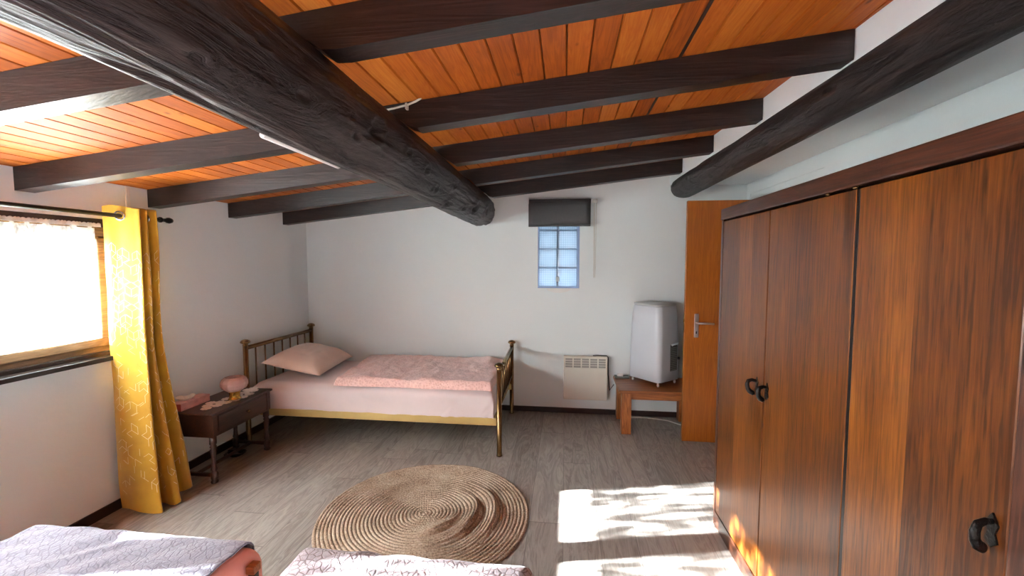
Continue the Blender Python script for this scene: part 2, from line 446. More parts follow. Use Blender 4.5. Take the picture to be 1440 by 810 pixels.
# ceiling boards (one mesh, each board a separate slab with a groove between)
b = MB(); x = -2.7125-.0875*2; 
while x < 1.35:
    w = .0835; xs = [x+.0012, x+.004, x+w-.004+.003, x+.0863]
    zz = [zc(xs[0])+.006, zc(xs[1]), zc(xs[2]), zc(xs[3])+.006]
    poly = [(xs[i], zz[i]) for i in range(4)]+[(xs[3], zc(xs[3])+.025), (xs[0], zc(xs[0])+.025)]
    b.extrude(poly, lambda p, t: (p[0], t, p[1]), YF-.1, WB+.1)
    x += .0875
struct(b.build('ceiling', M['ceil']))
b = MB()
b.extrude([(WL-.3, zc(WL-.3)+.018), (WR+.3, zc(WR+.3)+.018), (WR+.3, zc(WR+.3)+.2), (WL-.3, zc(WL-.3)+.2)], lambda p, t: (p[0], t, p[1]), YF-.2, WB+.3)
t_ = struct(b.build('ceiling', M['base'])); t_.name = 'roof_slab'  # unseen roof slab above the boards, thick to block the sky light
# one dark cover strip running along a board joint
b = MB(); xs = .435
b.extrude([(xs-.006, zc(xs)-.003), (xs+.006, zc(xs)-.003), (xs+.006, zc(xs)+.004), (xs-.006, zc(xs)+.004)], lambda p, t: (p[0], t, p[1]), .5, WB-.02)
struct(b.build('trim_2', M['base']))

# left wall with window opening
WY0, WY1, WZ0, WZ1 = .12, 2.235, .955, 1.715
HTOP = 2.6
b = MB()
b.box(WL-.3, WL, YF-.2, -1.9, 0, zc(WL)+.01); b.box(WL-.3, WL, -.3, WY0, 0, zc(WL)+.01); b.box(WL-.3, WL, -1.9, -.3, 0, WZ0); b.box(WL-.3, WL, -1.9, -.3, WZ1, zc(WL)+.01)
b.box(WL-.3, WL, WY1, WB+.3, 0, zc(WL)+.01)
b.box(WL-.3, WL, WY0, WY1, 0, WZ0); b.box(WL-.3, WL, WY0, WY1, WZ1, zc(WL)+.01)
struct(b.build('wall_left', M['wall']))
b = MB()
for q in ((-1.9, -1.86), (-1.12, -1.08), (-.34, -.3)): b.box(WL-.07, WL-.02, q[0], q[1], WZ0, WZ1, b=.004)
b.box(WL-.07, WL-.02, -1.86, -1.12, WZ0, WZ0+.05); b.box(WL-.07, WL-.02, -1.08, -.34, WZ0, WZ0+.05)
b.box(WL-.07, WL-.02, -1.86, -1.12, WZ1-.05, WZ1); b.box(WL-.07, WL-.02, -1.08, -.34, WZ1-.05, WZ1)
struct(b.build('fill_window', M['frame']))  # unseen window, added behind the camera for extra soft daylight
# back wall with glass block opening
GX0, GX1, GZ0, GZ1 = -.262, .134, 1.215, 1.99
b = MB()
def bw(x0, x1, z0, z1a, z1b):
    b.extrude([(x0, z0), (x1, z0), (x1, z1b), (x0, z1a)], lambda p, t: (p[0], t, p[1]), WB, WB+.3)
bw(WL, GX0, 0, zc(WL)+.01, zc(GX0)+.01); bw(GX1, WR+.3, 0, zc(GX1)+.01, zc(WR+.3)+.01)
bw(GX0, GX1, 0, GZ0, GZ0); bw(GX0, GX1, GZ1, zc(GX0)+.01, zc(GX1)+.01)
struct(b.build('wall_back', M['wall']))
# right wall: lower wall, shallow recess beside the doorway, soffit and upper face above the log
ZS = 2.165
b = MB()
b.box(WR+.007, WR+.3, YF-.2, WB+.3, 0, ZS)
b.box(WR, WR+.007, YF-.2, 2.98, 0, ZS); b.box(WR, WR+.007, 4.08, WB, 0, ZS); b.box(WR, WR+.007, 2.98, 4.08, 2.068, ZS)
vs = []
for y in (YF-.2, WB+.0):
    vs += [(xw(y), y, ZS), (WR+.3, y, ZS), (WR+.3, y, 2.7), (xw(y), y, 2.7)]
b.add(vs, [(0,1,2,3),(4,7,6,5),(0,4,5,1),(1,5,6,2),(2,6,7,3),(3,7,4,0)])
struct(b.build('wall_right', M['wall']))
b = MB(); b.box(WL-.3, WR+.3, YF-.2, YF, 0, 2.7)
struct(b.build('wall_front', M['wall']))
# baseboards
b = MB(); b.box(WL, WL+.014, YF, WB, 0, .058, b=.003)
struct(b.build('baseboard_left', M['base']))
b = MB(); b.box(WL+.014, WR, WB-.014, WB, 0, .05, b=.003)
struct(b.build('baseboard_back', M['base']))
b = MB(); b.box(WR-.014, WR, YF, 2.9, 0, .05, b=.003)
struct(b.build('baseboard_right', M['base']))
# white vertical strip on the left wall
b = MB(); b.box(WL, WL+.012, 2.318, 2.342, 1.0, 1.93, b=.003)
struct(b.build('trim_3', M['duct']))

# ------------------------------------------------------------------ joists and logs
LOGA = Vector((-.81, 4.15, 1.957)); LOGB = Vector((-.735, .5, 1.932)); RA, RB = .146, .129
STA = [  # y, dx, dz, dr fine tuning along the log
    (-2.2, 0, 0, 0), (.5, 0, 0, 0), (1.0, 0, 0, 0), (1.6, 0, 0, 0), (2.3, 0, 0, 0), (3.0, 0, 0, 0), (3.6, 0, 0, 0), (4.15, 0, 0, 0)]
def logp(y):
    t = (LOGA.y-y)/(LOGA.y-LOGB.y)
    c = LOGA.lerp(LOGB, t); r = lerp(RA, RB, t)
    for i in range(len(STA)-1):
        a, q = STA[i], STA[i+1]
        if a[0] <= y <= q[0]:
            s = (y-a[0])/(q[0]-a[0]); s = s*s*(3-2*s)
            return c.x+lerp(a[1], q[1], s), c.z+lerp(a[2], q[2], s), r+lerp(a[3], q[3], s)
    return c.x, c.z, r
jlab = ['second', 'third', 'fourth', 'fifth']
for i, (jy, lab) in enumerate([(.44, 'dark ceiling joist nearest the viewer, half cut off by the top edge'),
        (1.115, 'thick-looking dark joist crossing the top of the view, grey underside'),
        (1.79, 'dark ceiling joist with the white cable end lying on it'),
        (2.46, 'dark ceiling joist ending left above the yellow curtain'),
        (3.12, 'dark ceiling joist, second from the back wall'),
        (3.78, 'shortest dark ceiling joist, closest to the back wall')]):
    xr = xw(jy)-.004; xl = WL+.002
    bot = []; n = 90
    for k in range(n+1):
        x = lerp(xl, xr, k/n); z = zj(x)
        for yy in (jy, jy+.08):
            cx, cz, r = logp(yy); rr = r+.012
            if abs(x-cx) < rr: z = max(z, cz+sqrt(rr*rr-(x-cx)**2))
        bot.append((x, min(z, zc(x)-.01)))
    poly = bot+[(xr, zc(xr)-.001), (xl, zc(xl)-.001)]
    j = MB(); j.extrude(poly, lambda p, t: (p[0], t, p[1]), jy, jy+.08)
    tag(j.build('ceiling_joist', M['joist']), lab, 'ceiling beam', 'dark joists under the board ceiling')

KN = [(-.2, 1.39, .05, .022), (-.27, 1.22, .018, .012), (-.47, .99, .03, .012), (-.57, 1.28, .03, .010), (-1.1, 2.58, .055, .02), (-.62, 3.18, .06, .028), (-.06, .84, .02, .01), (-.24, 2.48, .03, .012), (-.36, 1.95, .03, .010), (-.21, 1.7, .025, .012), (-.79, .71, .02, .008), (-.9, 2.95, .04, .016), (-.75, 2.2, .03, .010), (-.4, 3.6, .05, .018)]
def log_mesh(fn, y0, y1, seed, amp=.012, ny=420, nr=150):
    def f(u, v):
        y = lerp(y0, y1, v); cx, cz, r = fn(y); a = 2*pi*u
        d = amp*1.1*nz(cos(a)*1.1+seed, y*.9, sin(a)*1.1) + amp*.45*nz(cos(a)*4+seed, y*1.6, sin(a)*4)
        d += amp*.25*nz(cos(a)*14+seed, y*2.2, sin(a)*14)
        kn = noise.voronoi(Vector((cos(a)*1.3+seed, y*1.1, sin(a)*1.3)))[0][0]
        d -= amp*1.3*max(0, .16-kn)/.16
        rr = r+d
        if amp > .008:
            for ka, ky, kr, kd in KN:
                ds = sqrt(((((a-ka+pi) % (2*pi))-pi)*r)**2+((y-ky)*.7)**2)
                if ds < kr*2.2:
                    ds *= 1+.35*nz(a*9, y*12, 4)
                    d += -kd*exp(-(ds/(kr*.42))**2)+kd*.45*exp(-((ds-kr*.85)/(kr*.35))**2)
        ft = smoothstep(2.2, 3.6, y)*(1 if amp > .008 else .3)
        d += ft*.007*nz(cos(a)*5+seed, y*5, sin(a)*5+2)+ft*.006*max(0, nz(cos(a)*9, y*9, sin(a)*9+seed))
        rr = r+d
        if v > .985: rr -= (v-.985)/.015*.012
        return Vector((cx+rr*cos(a), y, cz+rr*sin(a)))
    b = MB(); b.grid(f, nr, ny, closed_u=True)
    b.f.append([(ny-1)*nr+i for i in range(nr)]); b.m.append(0); b.sm.append(False)
    b.f.append([i for i in range(nr)][::-1]); b.m.append(0); b.sm.append(False)
    return b
tag(log_mesh(logp, YF+.02, WB-.004, 3.1).build('log_beam', M['log']),
    'massive round dark log beam running under the ceiling joists to the back wall', 'log beam')
L2A = Vector((1.055, 4.15, 2.152)); L2B = Vector((1.183, .5, 2.17)); R2A, R2B = .111, .087
STA2 = [(-2.2, 0, 0, 0), (4.15, 0, 0, 0)]
def log2p(y):
    t = (L2A.y-y)/(L2A.y-L2B.y); c = L2A.lerp(L2B, t); r = lerp(R2A, R2B, t)
    for i in range(len(STA2)-1):
        a, q = STA2[i], STA2[i+1]
        if a[0] <= y <= q[0]:
            s = (y-a[0])/(q[0]-a[0])
            return c.x+lerp(a[1], q[1], s), c.z+lerp(a[2], q[2], s), r+lerp(a[3], q[3], s)
    return c.x, c.z, r
tag(log_mesh(log2p, YF+.02, WB-.004, 9.7, .005).build('log_beam', M['log']),
    'slimmer dark log beam along the white wall above the wardrobe', 'log beam')
# tube light beside the big log
tl = thing('tube_light', (-.985, 1.7, 1.93), 'slim white tube light tucked along the left flank of the thick log', 'light')
b = MB(); b.box(-1.040, -1.004, 1.36, 1.885, 1.917, 1.944, b=.003); b.build('housing', M['white'], tl)
b = MB(); b.lathe((-1.022, 0, 1.905), [(.009, 1.37), (.011, 1.375), (.011, 1.865), (.009, 1.87)], 16, axis='y'); b.build('tube', M['tube'], tl)
# cable end on joist
b = MB(); b.tube([(-.79, 1.779, 2.108), (-.72, 1.777, 2.118), (-.66, 1.777, 2.130), (-.625, 1.777, 2.142), (-.60, 1.779, 2.156)], .0045, 8)
b.box(-.668, -.660, 1.770, 1.790, 2.112, 2.136)
tag(b.build('cable', M['cable']), 'short white cable end clipped to a dark joist beside the thick log', 'cable')

# ------------------------------------------------------------------ left window
w = thing('window_1', (WL, 1.2, WZ0), None, None, kind='structure')
XO0, XO1 = WL-.075, WL-.012
b = MB()
b.box(XO0, XO1, WY0, WY1, WZ0, WZ0+.032, b=.004); b.box(XO0, XO1, WY0, WY1, WZ1-.035, WZ1, b=.004)
b.box(XO0, XO1, WY0, WY0+.035, WZ0+.032, WZ1-.035, b=.004); b.box(XO0, XO1, WY1-.03, WY1, WZ0+.032, WZ1-.035, b=.004)
cas = [(.155, .80), (.845, 1.49), (1.535, 2.205)]
for a, c in ((.80, .845), (1.49, 1.535)): b.box(XO0, XO1, a, c, WZ0+.032, WZ1-.035, b=.004)
b.build('window_frame', M['frame'], w)
for y0, y1 in cas:
    s = MB(); z0, z1 = WZ0+.032, WZ1-.035; q = .055; X0, X1 = XO0+.012, XO1+.008
    s.box(X0, X1, y0+.002, y1-.002, z0, z0+.048, b=.005); s.box(X0, X1, y0+.002, y1-.002, z1-q-.022, z1, b=.005)
    s.box(X0, X1, y0+.002, y0+q, z0+.048, z1-q, b=.005); s.box(X0, X1, y1-q, y1-.002, z0+.048, z1-q, b=.005)
    so = s.build('sash', M['frame'], w)
    p = MB(); p.box(X0+.022, X0+.028, y0+q-.003, y1-q+.003, z0+.046, z1-q+.003); p.build('pane', M['pane'], so)
s = MB(); s.box(WL-.012, WL+.085, WY0-.05, 2.25, .912, .938, b=.004); s.box(WL-.012, WL+.02, WY0, WY1, .938, .955)
s.build('window_sill', M['sill'], w)
# head trim
s = MB(); s.box(WL, WL+.025, WY0-.03, WY1+.0, 1.668, 1.715, b=.003); s.build('head_board', M['framedark'], w)
s = MB(); s.box(WL, WL+.03, WY0-.03, WY1, 1.716, 1.742, b=.003); s.build('head_rail', M['duct'], w)

# lace curtain
lc = thing('lace_curtain', (WL+.03, 1.3, 1.68), 'sheer white lace half curtain hanging over the bright left window', 'curtain')
def lf(u, v):
    y = lerp(.2, 2.115, u); hem = 1.062+.014*abs(sin(u*60*pi))
    z = lerp(1.672, hem+.0, v)
    amp = .009*(.5+v)
    return Vector((WL+.034+amp*sin(u*150+2*sin(u*31)), y, z))
b = MB(); b.grid(lf, 560, 24); b.build('lace_panel', M['lace'], lc, fix=False)
def tf(u, v):
    y = lerp(.2, 2.14, u); z = lerp(1.686+.005*abs(sin(u*110*pi)), 1.668, v)
    return Vector((WL+.034+.005*sin(u*190), y, z))
b = MB(); b.grid(tf, 900, 5); solidify(b.build('header_tape', M['lacetape'], lc, fix=False), .003)
b = MB(); b.tube([(WL+.034, .16, 1.664), (WL+.034, 2.215, 1.664)], .003, 8); b.build('tension_rod', M['brass'], lc)

# curtain rod
RX, RZ = -2.5, 1.733
cr = thing('curtain_rod', (RX, 1.2, RZ), 'black metal curtain rod with knob end above the left window', 'curtain rod')
b = MB(); b.lathe((RX, 0, RZ), [(.0115, -.1), (.0115, 2.40)], 16, axis='y'); b.build('pole', M['black'], cr)
b = MB(); b.lathe((RX, 2.40, RZ), [(.011, 0), (.017, .002), (.017, .012), (.011, .018), (.011, .045), (.017, .052), (.019, .068), (.014, .085), (.006, .09)], 16, axis='y')
b.build('finial', M['black'], cr)
for yy in (.05, 2.395):
    b = MB(); b.tube([(WL+.002, yy, RZ), (RX, yy, RZ)], .007, 10); b.lathe((WL+.001, yy, RZ), [(.022, 0), (.022, .006)], 16, axis='x')
    b.build('bracket', M['black'], cr)

# yellow curtain
top = [(-2.570, 2.125), (-2.54, 2.135), (-2.50, 2.160), (-2.45, 2.190), (-2.425, 2.205), (-2.45, 2.222), (-2.53, 2.238), (-2.55, 2.252), (-2.51, 2.258), (-2.455, 2.262), (-2.445, 2.275), (-2.48, 2.290), (-2.55, 2.300), (-2.55, 2.312), (-2.50, 2.318), (-2.45, 2.325), (-2.455, 2.338), (-2.53, 2.35)]
bot = [(-2.600, 2.165), (-2.54, 2.150), (-2.46, 2.140), (-2.375, 2.145), (-2.335, 2.165), (-2.39, 2.205), (-2.44, 2.225), (-2.42, 2.245), (-2.375, 2.243), (-2.335, 2.245), (-2.335, 2.275), (-2.40, 2.315), (-2.46, 2.335), (-2.47, 2.365), (-2.425, 2.39), (-2.41, 2.425), (-2.45, 2.455), (-2.54, 2.46)]
def cat(P, u):
    n = len(P)-1; t = u*n; i = min(int(t), n-1); t -= i
    p = [Vector(P[max(0, min(n, k))]) for k in (i-1, i, i+1, i+2)]
    return .5*((2*p[1])+(-p[0]+p[2])*t+(2*p[0]-5*p[1]+4*p[2]-p[3])*t*t+(-p[0]+3*p[1]-3*p[2]+p[3])*t**3)
def ztop(u): return 1.782+.01*sin(u*20)
def cf(u, v):
    a, q = cat(top, u), cat(bot, u)
    k = smoothstep(.38, 1, v)*.88+.12*v
    if v < .06: k *= .3
    p = a.lerp(q, k)
    # slight belly and crumples
    x = p.x+.012*sin(v*5+u*3)*v+.006*nz(u*14, v*5)
    y = p.y+.008*nz(u*9+5, v*4)+ .02*sin(v*pi)*(-.15)
    z = lerp(ztop(u), .006+.012*(.5+.5*sin(u*23)), v)
    if v > .9:
        s = (v-.9)/.1; x += .012*s*s
    return Vector((max(x, WL+.02), y, z))
cu = thing('yellow_curtain', (RX, 2.22, 0), 'yellow satin curtain with white line pattern hanging at the left window', 'curtain')
b = MB(); b.grid(cf, 220, 110)
# printed cube pattern: thin strips just proud of the cloth, second material of the same mesh
LEN = 1.35; HT = 1.77
def strip(u0, v0, u1, v1):
    N = 6; w = .0009; vs = []
    for i in range(N+1):
        u = lerp(u0, u1, i/N); v = lerp(v0, v1, i/N)
        p = cf(u, v); e = .002
        du = (cf(min(1, u+e), v)-cf(max(0, u-e), v)).normalized(); dv = (cf(u, min(1, v+e))-cf(u, max(0, v-e))).normalized()
        nrm = du.cross(dv).normalized()
        if nrm.dot(Vector((2.4, -2.2, .3))) < 0: nrm = -nrm
        t = (du*(u1-u0)*LEN+dv*(v1-v0)*HT).normalized(); sd = t.cross(nrm).normalized()
        vs += [p+nrm*.0012+sd*w, p+nrm*.0012-sd*w]
    b.add(vs, [(2*i, 2*i+1, 2*i+3, 2*i+2) for i in range(N)], 1, True)
rnd = random.Random(4)
S = .042
for colu in (.075, .135, .20, .36, .43, .55, .66, .78, .90):
    vc = .13+rnd.random()*.05; side = 0
    while vc < .93:
        uo = colu+(S*.5/LEN if side % 2 else -S*.5/LEN)
        cxn, cyn = uo*LEN, vc*HT
        keep = 1.0 if (colu < .25 and vc < .42) else .38
        pts = [(cxn+S*sin(k*pi/3)*.95, cyn-S*cos(k*pi/3)) for k in range(6)]
        for k in range(6):
            q = pts[k]; q2 = pts[(k+1) % 6]
            if rnd.random() < keep*.75: strip(q[0]/LEN, q[1]/HT, q2[0]/LEN, q2[1]/HT)
            if k % 2 == side % 2 and rnd.random() < keep: strip(cxn/LEN, cyn/HT, q[0]/LEN, q[1]/HT)
        vc += S*1.5/HT; side += 1
b.build('cloth', [M['satin'], M['straps']], cu, fix=False)
for u in (.118, .35, .5, .66, .8):
    p = cf(u, (1.782-RZ)/1.776); b = MB()
    du = (cf(u+.01, .03)-cf(u-.01, .03)).normalized(); nn = Vector((du.y, -du.x, 0)).normalized()
    ring = []
    for k in range(28):
        a = 2*pi*k/28; ring.append(Vector((RX, p.y, RZ))+du*cos(a)*.023+Vector((0, 0, 1))*sin(a)*.023+nn*.002)
    b.tube(ring, .0045, 8, closed=True); b.build('eyelet', M['eyelet'], cu)

# ------------------------------------------------------------------ glass block window
w = thing('window_2', (-.06, WB, GZ0), None, None, kind='structure')
b = MB(); fy0, fy1 = WB+.0, WB+.10
b.box(GX0, GX0+.010, fy0, fy1, GZ0, GZ1); b.box(GX1-.024, GX1, fy0-.002, fy1, GZ0, GZ1)
b.box(GX0+.01, GX1-.024, fy0, fy1, GZ0, GZ0+.016); b.box(GX0+.01, GX1-.024, fy0, fy1, GZ1-.01, GZ1)
b.build('window_frame', M['blue'], w)
bx0, bx1 = GX0+.010, GX1-.024; mid = (bx0+bx1)/2-.002
zr = [1.231, 1.412, 1.592, 1.771, 1.95]
b = MB()
b.box(mid-.010, mid+.010, WB+.03, WB+.085, GZ0+.016, GZ1-.01)
for z in zr[1:]: 
    b.box(bx0, mid-.006, WB+.03, WB+.085, z-.006, z+.006); b.box(mid+.006, bx1, WB+.03, WB+.085, z-.006, z+.006)
b.build('mortar_grid', M['mortar'], w)
for (a, c) in ((bx0, mid-.006), (mid+.006, bx1)):
    for k in range(4):
        z0 = zr[k]+(.006 if k else 0); z1 = zr[k+1]-.006
        q = MB(); q.box(a-.002, c+.002, WB+.026, WB+.08, z0-.002, z1+.002, b=.003)
        gb = q.build('glass_block', M['block'], w)
b = MB(); b.box(mid-.016, mid+.02, WB-.004, WB+.024, 1.278, 1.325, b=.004); b.tube([(mid, WB+.008, 1.28), (mid, WB+.008, 1.235)], .003, 8)
b.build('latch', M['plasticgrey'], w)
b = MB(); pts = [(-.062+.115*cos(a), 1.213-.042*sin(a)) for a in [pi*k/20 for k in range(21)]]
b.extrude(pts[::-1], lambda p, t: (p[0], t, p[1]), WB-.012, WB)
b.build('window_sill', M['duct'], w)
# roller blind
rb = thing('roller_blind', (-.06, WB-.06, 2.05), 'dark grey roller blind pulled over the top of the glass block window', 'blind')
b = MB(); b.lathe((0, WB-.058, 2.032), [(.022, -.348), (.022, .232)], 24, axis='x'); b.build('roll', M['blind'], rb)
b = MB(); b.grid(lambda u, v: Vector((lerp(-.346, .23, u), WB-.080-.001*sin(u*9), lerp(2.03, 1.81, v))), 12, 6)
solidify(b.build('cloth', M['blind'], rb, fix=False), .002)
b = MB(); b.box(-.346, .23, WB-.087, WB-.074, 1.797, 1.815, b=.003); b.build('bottom_bar', M['blind'], rb)
for x0 in (-.356, .234):
    b = MB(); b.box(x0, x0+.012, WB-.085, WB-.001, 2.008, 2.056, b=.003); b.build('bracket', M['white'], rb)
b = MB(); 
b.tube([(.262, WB-.06, 2.03), (.266, WB-.055, 1.70), (.268, WB-.05, 1.32)], .004, 8)
b.tube([(.282, WB-.06, 2.03), (.282, WB-.055, 1.70), (.280, WB-.05, 1.32)], .0022, 8)
b.tube([(.246, WB-.06, 2.032), (.29, WB-.06, 2.032)], .018, 16); b.build('pull_chain', M['cable'], rb)

# ------------------------------------------------------------------ door leaf standing open
d = thing('door_1', (1.3, 3.59, 0), None, None, kind='structure')
b = MB(); b.box(.957, 1.60, 3.574, 3.612, .008, 1.951, b=.002); b.build('door_leaf', M['doorwood'], d)
b = MB(); b.box(1.028, 1.062, 3.567, 3.574, .865, 1.055, b=.003)
hp = b.build('handle_plate', M['steel'], d)
b = MB(); b.tube([(1.045, 3.568, .985), (1.045, 3.535, .985), (1.055, 3.525, .985), (1.09, 3.522, .985), (1.165, 3.524, .982)], .008, 12); b.build('lever', M['steel'], hp)
b = MB(); b.box(1.041, 1.049, 3.5655, 3.5675, .895, .915); b.build('keyhole', M['black'], hp)
b = MB(); b.box(.9545, .9575, 3.583, 3.603, .90, 1.06); b.build('lock_strip', M['brass'], d)
b = MB(); b.box(.951, .9545, 3.588, 3.598, .985, 1.01); b.build('latch_bolt', M['brass'], d)
b = MB(); b.box(WR-.012, WR+.0, 3.55, 3.60, 0, 1.985); b.box(WR-.012, WR+.0, 2.92, 2.97, 0, 1.985); b.box(WR-.012, WR, 2.97, 3.55, 1.955, 1.985)
struct(b.build('trim_4', M['doorwood']))
b = MB(); b.box(WR-.006, WR, 2.972, 3.548, .01, 1.953); struct(b.build('door_2', M['doorwood']))

# ------------------------------------------------------------------ brass bed
BY0, BY1, BXH, BXF = 3.144, 4.07, -2.555, -.485
bed = thing('brass_bed', (-1.5, 3.6, 0), 'antique brass single bed with pink bedding in the far left corner', 'bed')
def post(x, y, h, nm='post'):
    b = MB(); b.lathe((x, y, 0), [(.021, 0), (.022, .004), (.0195, .012), (.0195, h-.035)], 20)
    p = b.build(nm, M['brassdark'], bed)
    b = MB(); b.lathe((x, y, h-.035), [(.020, 0), (.022, .003), (.020, .008), (.016, .012), (.024, .017), (.036, .024), (.037, .032), (.030, .042), (.016, .049), (.004, .052)], 24)
    b.build('finial', M['brassdark'], p)
XF2 = -.505
post(BXF, BY0, .70); post(XF2, BY1, .70); post(BXH, BY0, .83); post(BXH, BY1-.02, .83)
def railtube(p, q, r, nm, mat='brassdark', par=None):
    b = MB(); b.tube([p, q], r, 16); return b.build(nm, M[mat], par or bed)
hy0, hy1 = BY0+.018, BY1-.038
railtube((BXH, hy0, .775), (BXH, hy1, .775), .017, 'headboard_rail'); railtube((BXH, hy0, .36), (BXH, hy1, .36), .011, 'headboard_rail')
fy0_, fy1_ = BY0+.018, BY1-.018
def fx(y): return lerp(BXF, XF2, (y-BY0)/(BY1-BY0))
railtube((fx(fy0_), fy0_, .645), (fx(fy1_), fy1_, .645), .016, 'footboard_rail'); railtube((fx(fy0_), fy0_, .375), (fx(fy1_), fy1_, .375), .009, 'footboard_rail')
for k in range(7):
    y = lerp(BY0, BY1-.02, (k+1)/8)
    railtube((BXH, y, .36), (BXH, y, .775), .0065, 'spindle')
    y = lerp(BY0, BY1, (k+1)/8)
    railtube((fx(y), y, .375), (fx(y), y, .645), .0065, 'spindle')
for y0, y1 in ((BY0-.012, BY0+.012), (BY1-.022, BY1+.002)):
    b = MB(); b.box(BXH+.02, BXF-.02, y0, y1, .235, .292, b=.004); b.build('side_rail', M['gold'], bed)
b = MB(); b.box(BXH+.03, BXF-.04, BY0+.02, BY1-.03, .262, .287); b.build('slat_base', M['gold'], bed)
# mattress
def cushion(x0, x1, y0, y1, z0, z1, r, nu=120, nv=70, wr=None, seed=0, rz=None, pw=.5):
    """closed rounded slab as one grid wrapped from bottom rim over the top"""
    rz = rz or r
    def prof(t):   # t 0..1 across: returns (pos along 0..1 plus inset, height)
        return t
    bm = MB()
    def top(u, v):
        # map u,v in [0,1] with margins for sides
        def m(t, L):
            k = .16
            if t < k:
                a = (t/k)
                if a < .5: return 0., 1-a*2*(1-rz/(z1-z0))   # vertical side
                a = (a-.5)*2*pi/2; return r*(1-cos(a)), (1-sin(a))*rz/(z1-z0)
            if t > 1-k:
                p, h = m(1-t, L); return L-p, h
            return lerp(r, L-r, (t-k)/(1-2*k)), 0.
        px, hx = m(u, x1-x0); py, hy = m(v, y1-y0)
        h = min(1, sqrt(hx*hx+hy*hy)) if (hx > 0 and hy > 0) else max(hx, hy)
        # round corners
        if hx > 0 and hy > 0:
            pass
        p = Vector((x0+px, y0+py, z1-h*(z1-z0)))
        if wr: p += wr(p, u, v, h)
        return p
    bm.grid(top, nu, nv)
    return bm
def mw(p, u, v, h):
    s = .004*nz(p.x*3, p.y*3, 1)
    dy = 0; dz = s
    if h > .15:
        if p.y < BY0+.1:
            a = .013*sin((p.x*1.0-p.z*.8)*62+2*nz(p.x*4, 1, 1))*smoothstep(-1.1, -.75, p.x)*h*max(0, .4+nz(p.x*5, 3, 3)*1.5) + .010*nz(p.x*7+p.z*5, p.z*12, 4)
            dy = -abs(a)-.012*sin(min(1, h)*pi)-.020*smoothstep(.55, 1, h)
            dz += .014*nz(p.x*2.2, 8, 2)*h+.004*nz(p.x*9, 3, 1)*h
    return Vector((0, dy, dz))
b = cushion(BXH+.035, BXF-.045, BY0+.012, BY1-.03, .290, .492, .07, 420, 110, mw)
tag(b.build('mattress', M['sheet'], None, fix=False), 'mattress in pale pink fitted sheet lying on the brass bed', 'mattress')
# duvet
def dvt(u, v):
    x = lerp(lerp(-1.80, -1.90, v), -.535, u); y = lerp(BY0+.005, BY1-.07, v)
    e = min(u, 1-u)*1.25; f = min(v, 1-v)*.9
    ed = min(1., e/.028)*1.0; fd = min(1., f/.028)
    t = sqrt(max(0, 1-(1-ed)**2))*sqrt(max(0, 1-(1-fd)**2))
    h = .062+.018*nz(x*3.4, y*3.4, 2)+.014*nz(x*8, y*6, 7)+.006*nz(x*20, y*18, 1)
    h += .012*exp(-((y-3.5-.2*x)**2)/.01)*sin(x*5)**2
    wob = .018*nz(x*5, y*5, 11)
    return Vector((x+wob*(1-ed), y+wob*(1-fd)-.006, .497+h*t))
def dvb(u, v):
    p = dvt(u, v); return Vector((p.x, p.y, .4965))
b = MB(); b.grid(dvt, 150, 110); b.grid(dvb, 30, 24)
tag(b.build('duvet', M['duvet'], None), 'fluffy pink duvet folded flat over the foot half of the brass bed', 'duvet')
# pillow
def pil(sgn):
    def f(u, v):
        a, c = u*2-1, v*2-1
        pin = 1-.10*(abs(c)**2.0)*(1-abs(a)**6)   # waist between corners
        pin2 = 1-.10*(abs(a)**2.0)*(1-abs(c)**6)
        X = a*.36*(1-.09*(1-c*c)*abs(a)**8); Y = c*.25*(1-.09*(1-a*a)*abs(c)**8)
        t = max(0, (1-abs(a)**3.2))*max(0, (1-abs(c)**3.2))
        h = (.105 if sgn > 0 else .045)*t**.6
        h += .007*nz(a*3, c*3, 5)*t+.004*nz(a*7, c*6, 2)*t
        return Vector((X, Y, sgn*h))
    return f
b = MB(); b.grid(pil(1), 60, 50); b.grid(pil(-1), 60, 50)
Rm = Matrix.Translation((-2.28, 3.60, .585)) @ Matrix.Rotation(radians(96), 4, 'Z') @ Matrix.Rotation(radians(12), 4, 'X')
b.xf(Rm)
tag(b.build('pillow', M['pillow'], None), 'plump dusty pink pillow leaning at the head of the brass bed', 'pillow')

# ------------------------------------------------------------------ nightstand
NX0, NX1, NY0, NY1, NZ = -2.605, -2.268, 2.475, 3.06, .48
ns = thing('nightstand', (-2.44, 2.77, 0), 'dark walnut nightstand with turned legs between the curtain and the brass bed', 'nightstand')
b = MB(); b.box(NX0, NX1, NY0, NY1, NZ-.016, NZ, b=.006); b.build('top', M['walnut'], ns)
b = MB(); b.box(NX0+.012, NX1-.018, NY0+.018, NY1-.018, .316, NZ-.016, b=.003)
b.box(NX1-.02, NX1-.012, NY0+.018, NY0+.052, .325, NZ-.017); b.box(NX1-.02, NX1-.012, NY1-.052, NY1-.018, .325, NZ-.017)
b.build('case', M['walnut'], ns)
b = MB(); b.box(NX1-.020, NX1-.008, NY0+.062, NY1-.062, .342, NZ-.028, b=.005)
dr = b.build('drawer', M['walnut'], ns)
b = MB(); b.lathe((NX1-.008, (NY0+NY1)/2+.02, .395), [(.006, 0), (.005, .008), (.011, .014), (.012, .02), (.006, .025)], 16, axis='x'); b.build('knob', M['brassdark'], dr)
lp = [(r*1.18, h) for r, h in [(.010, 0), (.018, .006), (.020, .016), (.014, .028), (.019, .036), (.019, .07), (.015, .078), (.012, .085), (.017, .10), (.013, .115), (.011, .15), (.014, .20), (.018, .23), (.012, .24), (.018, .25), (.013, .262), (.018, .27), (.018, .3165)]]
for x in (NX0+.035, NX1-.036):
    for y in (NY0+.038, NY1-.038):
        b = MB(); b.lathe((x, y, 0), lp, 18); b.build('leg', M['walnut'], ns)
b = MB()
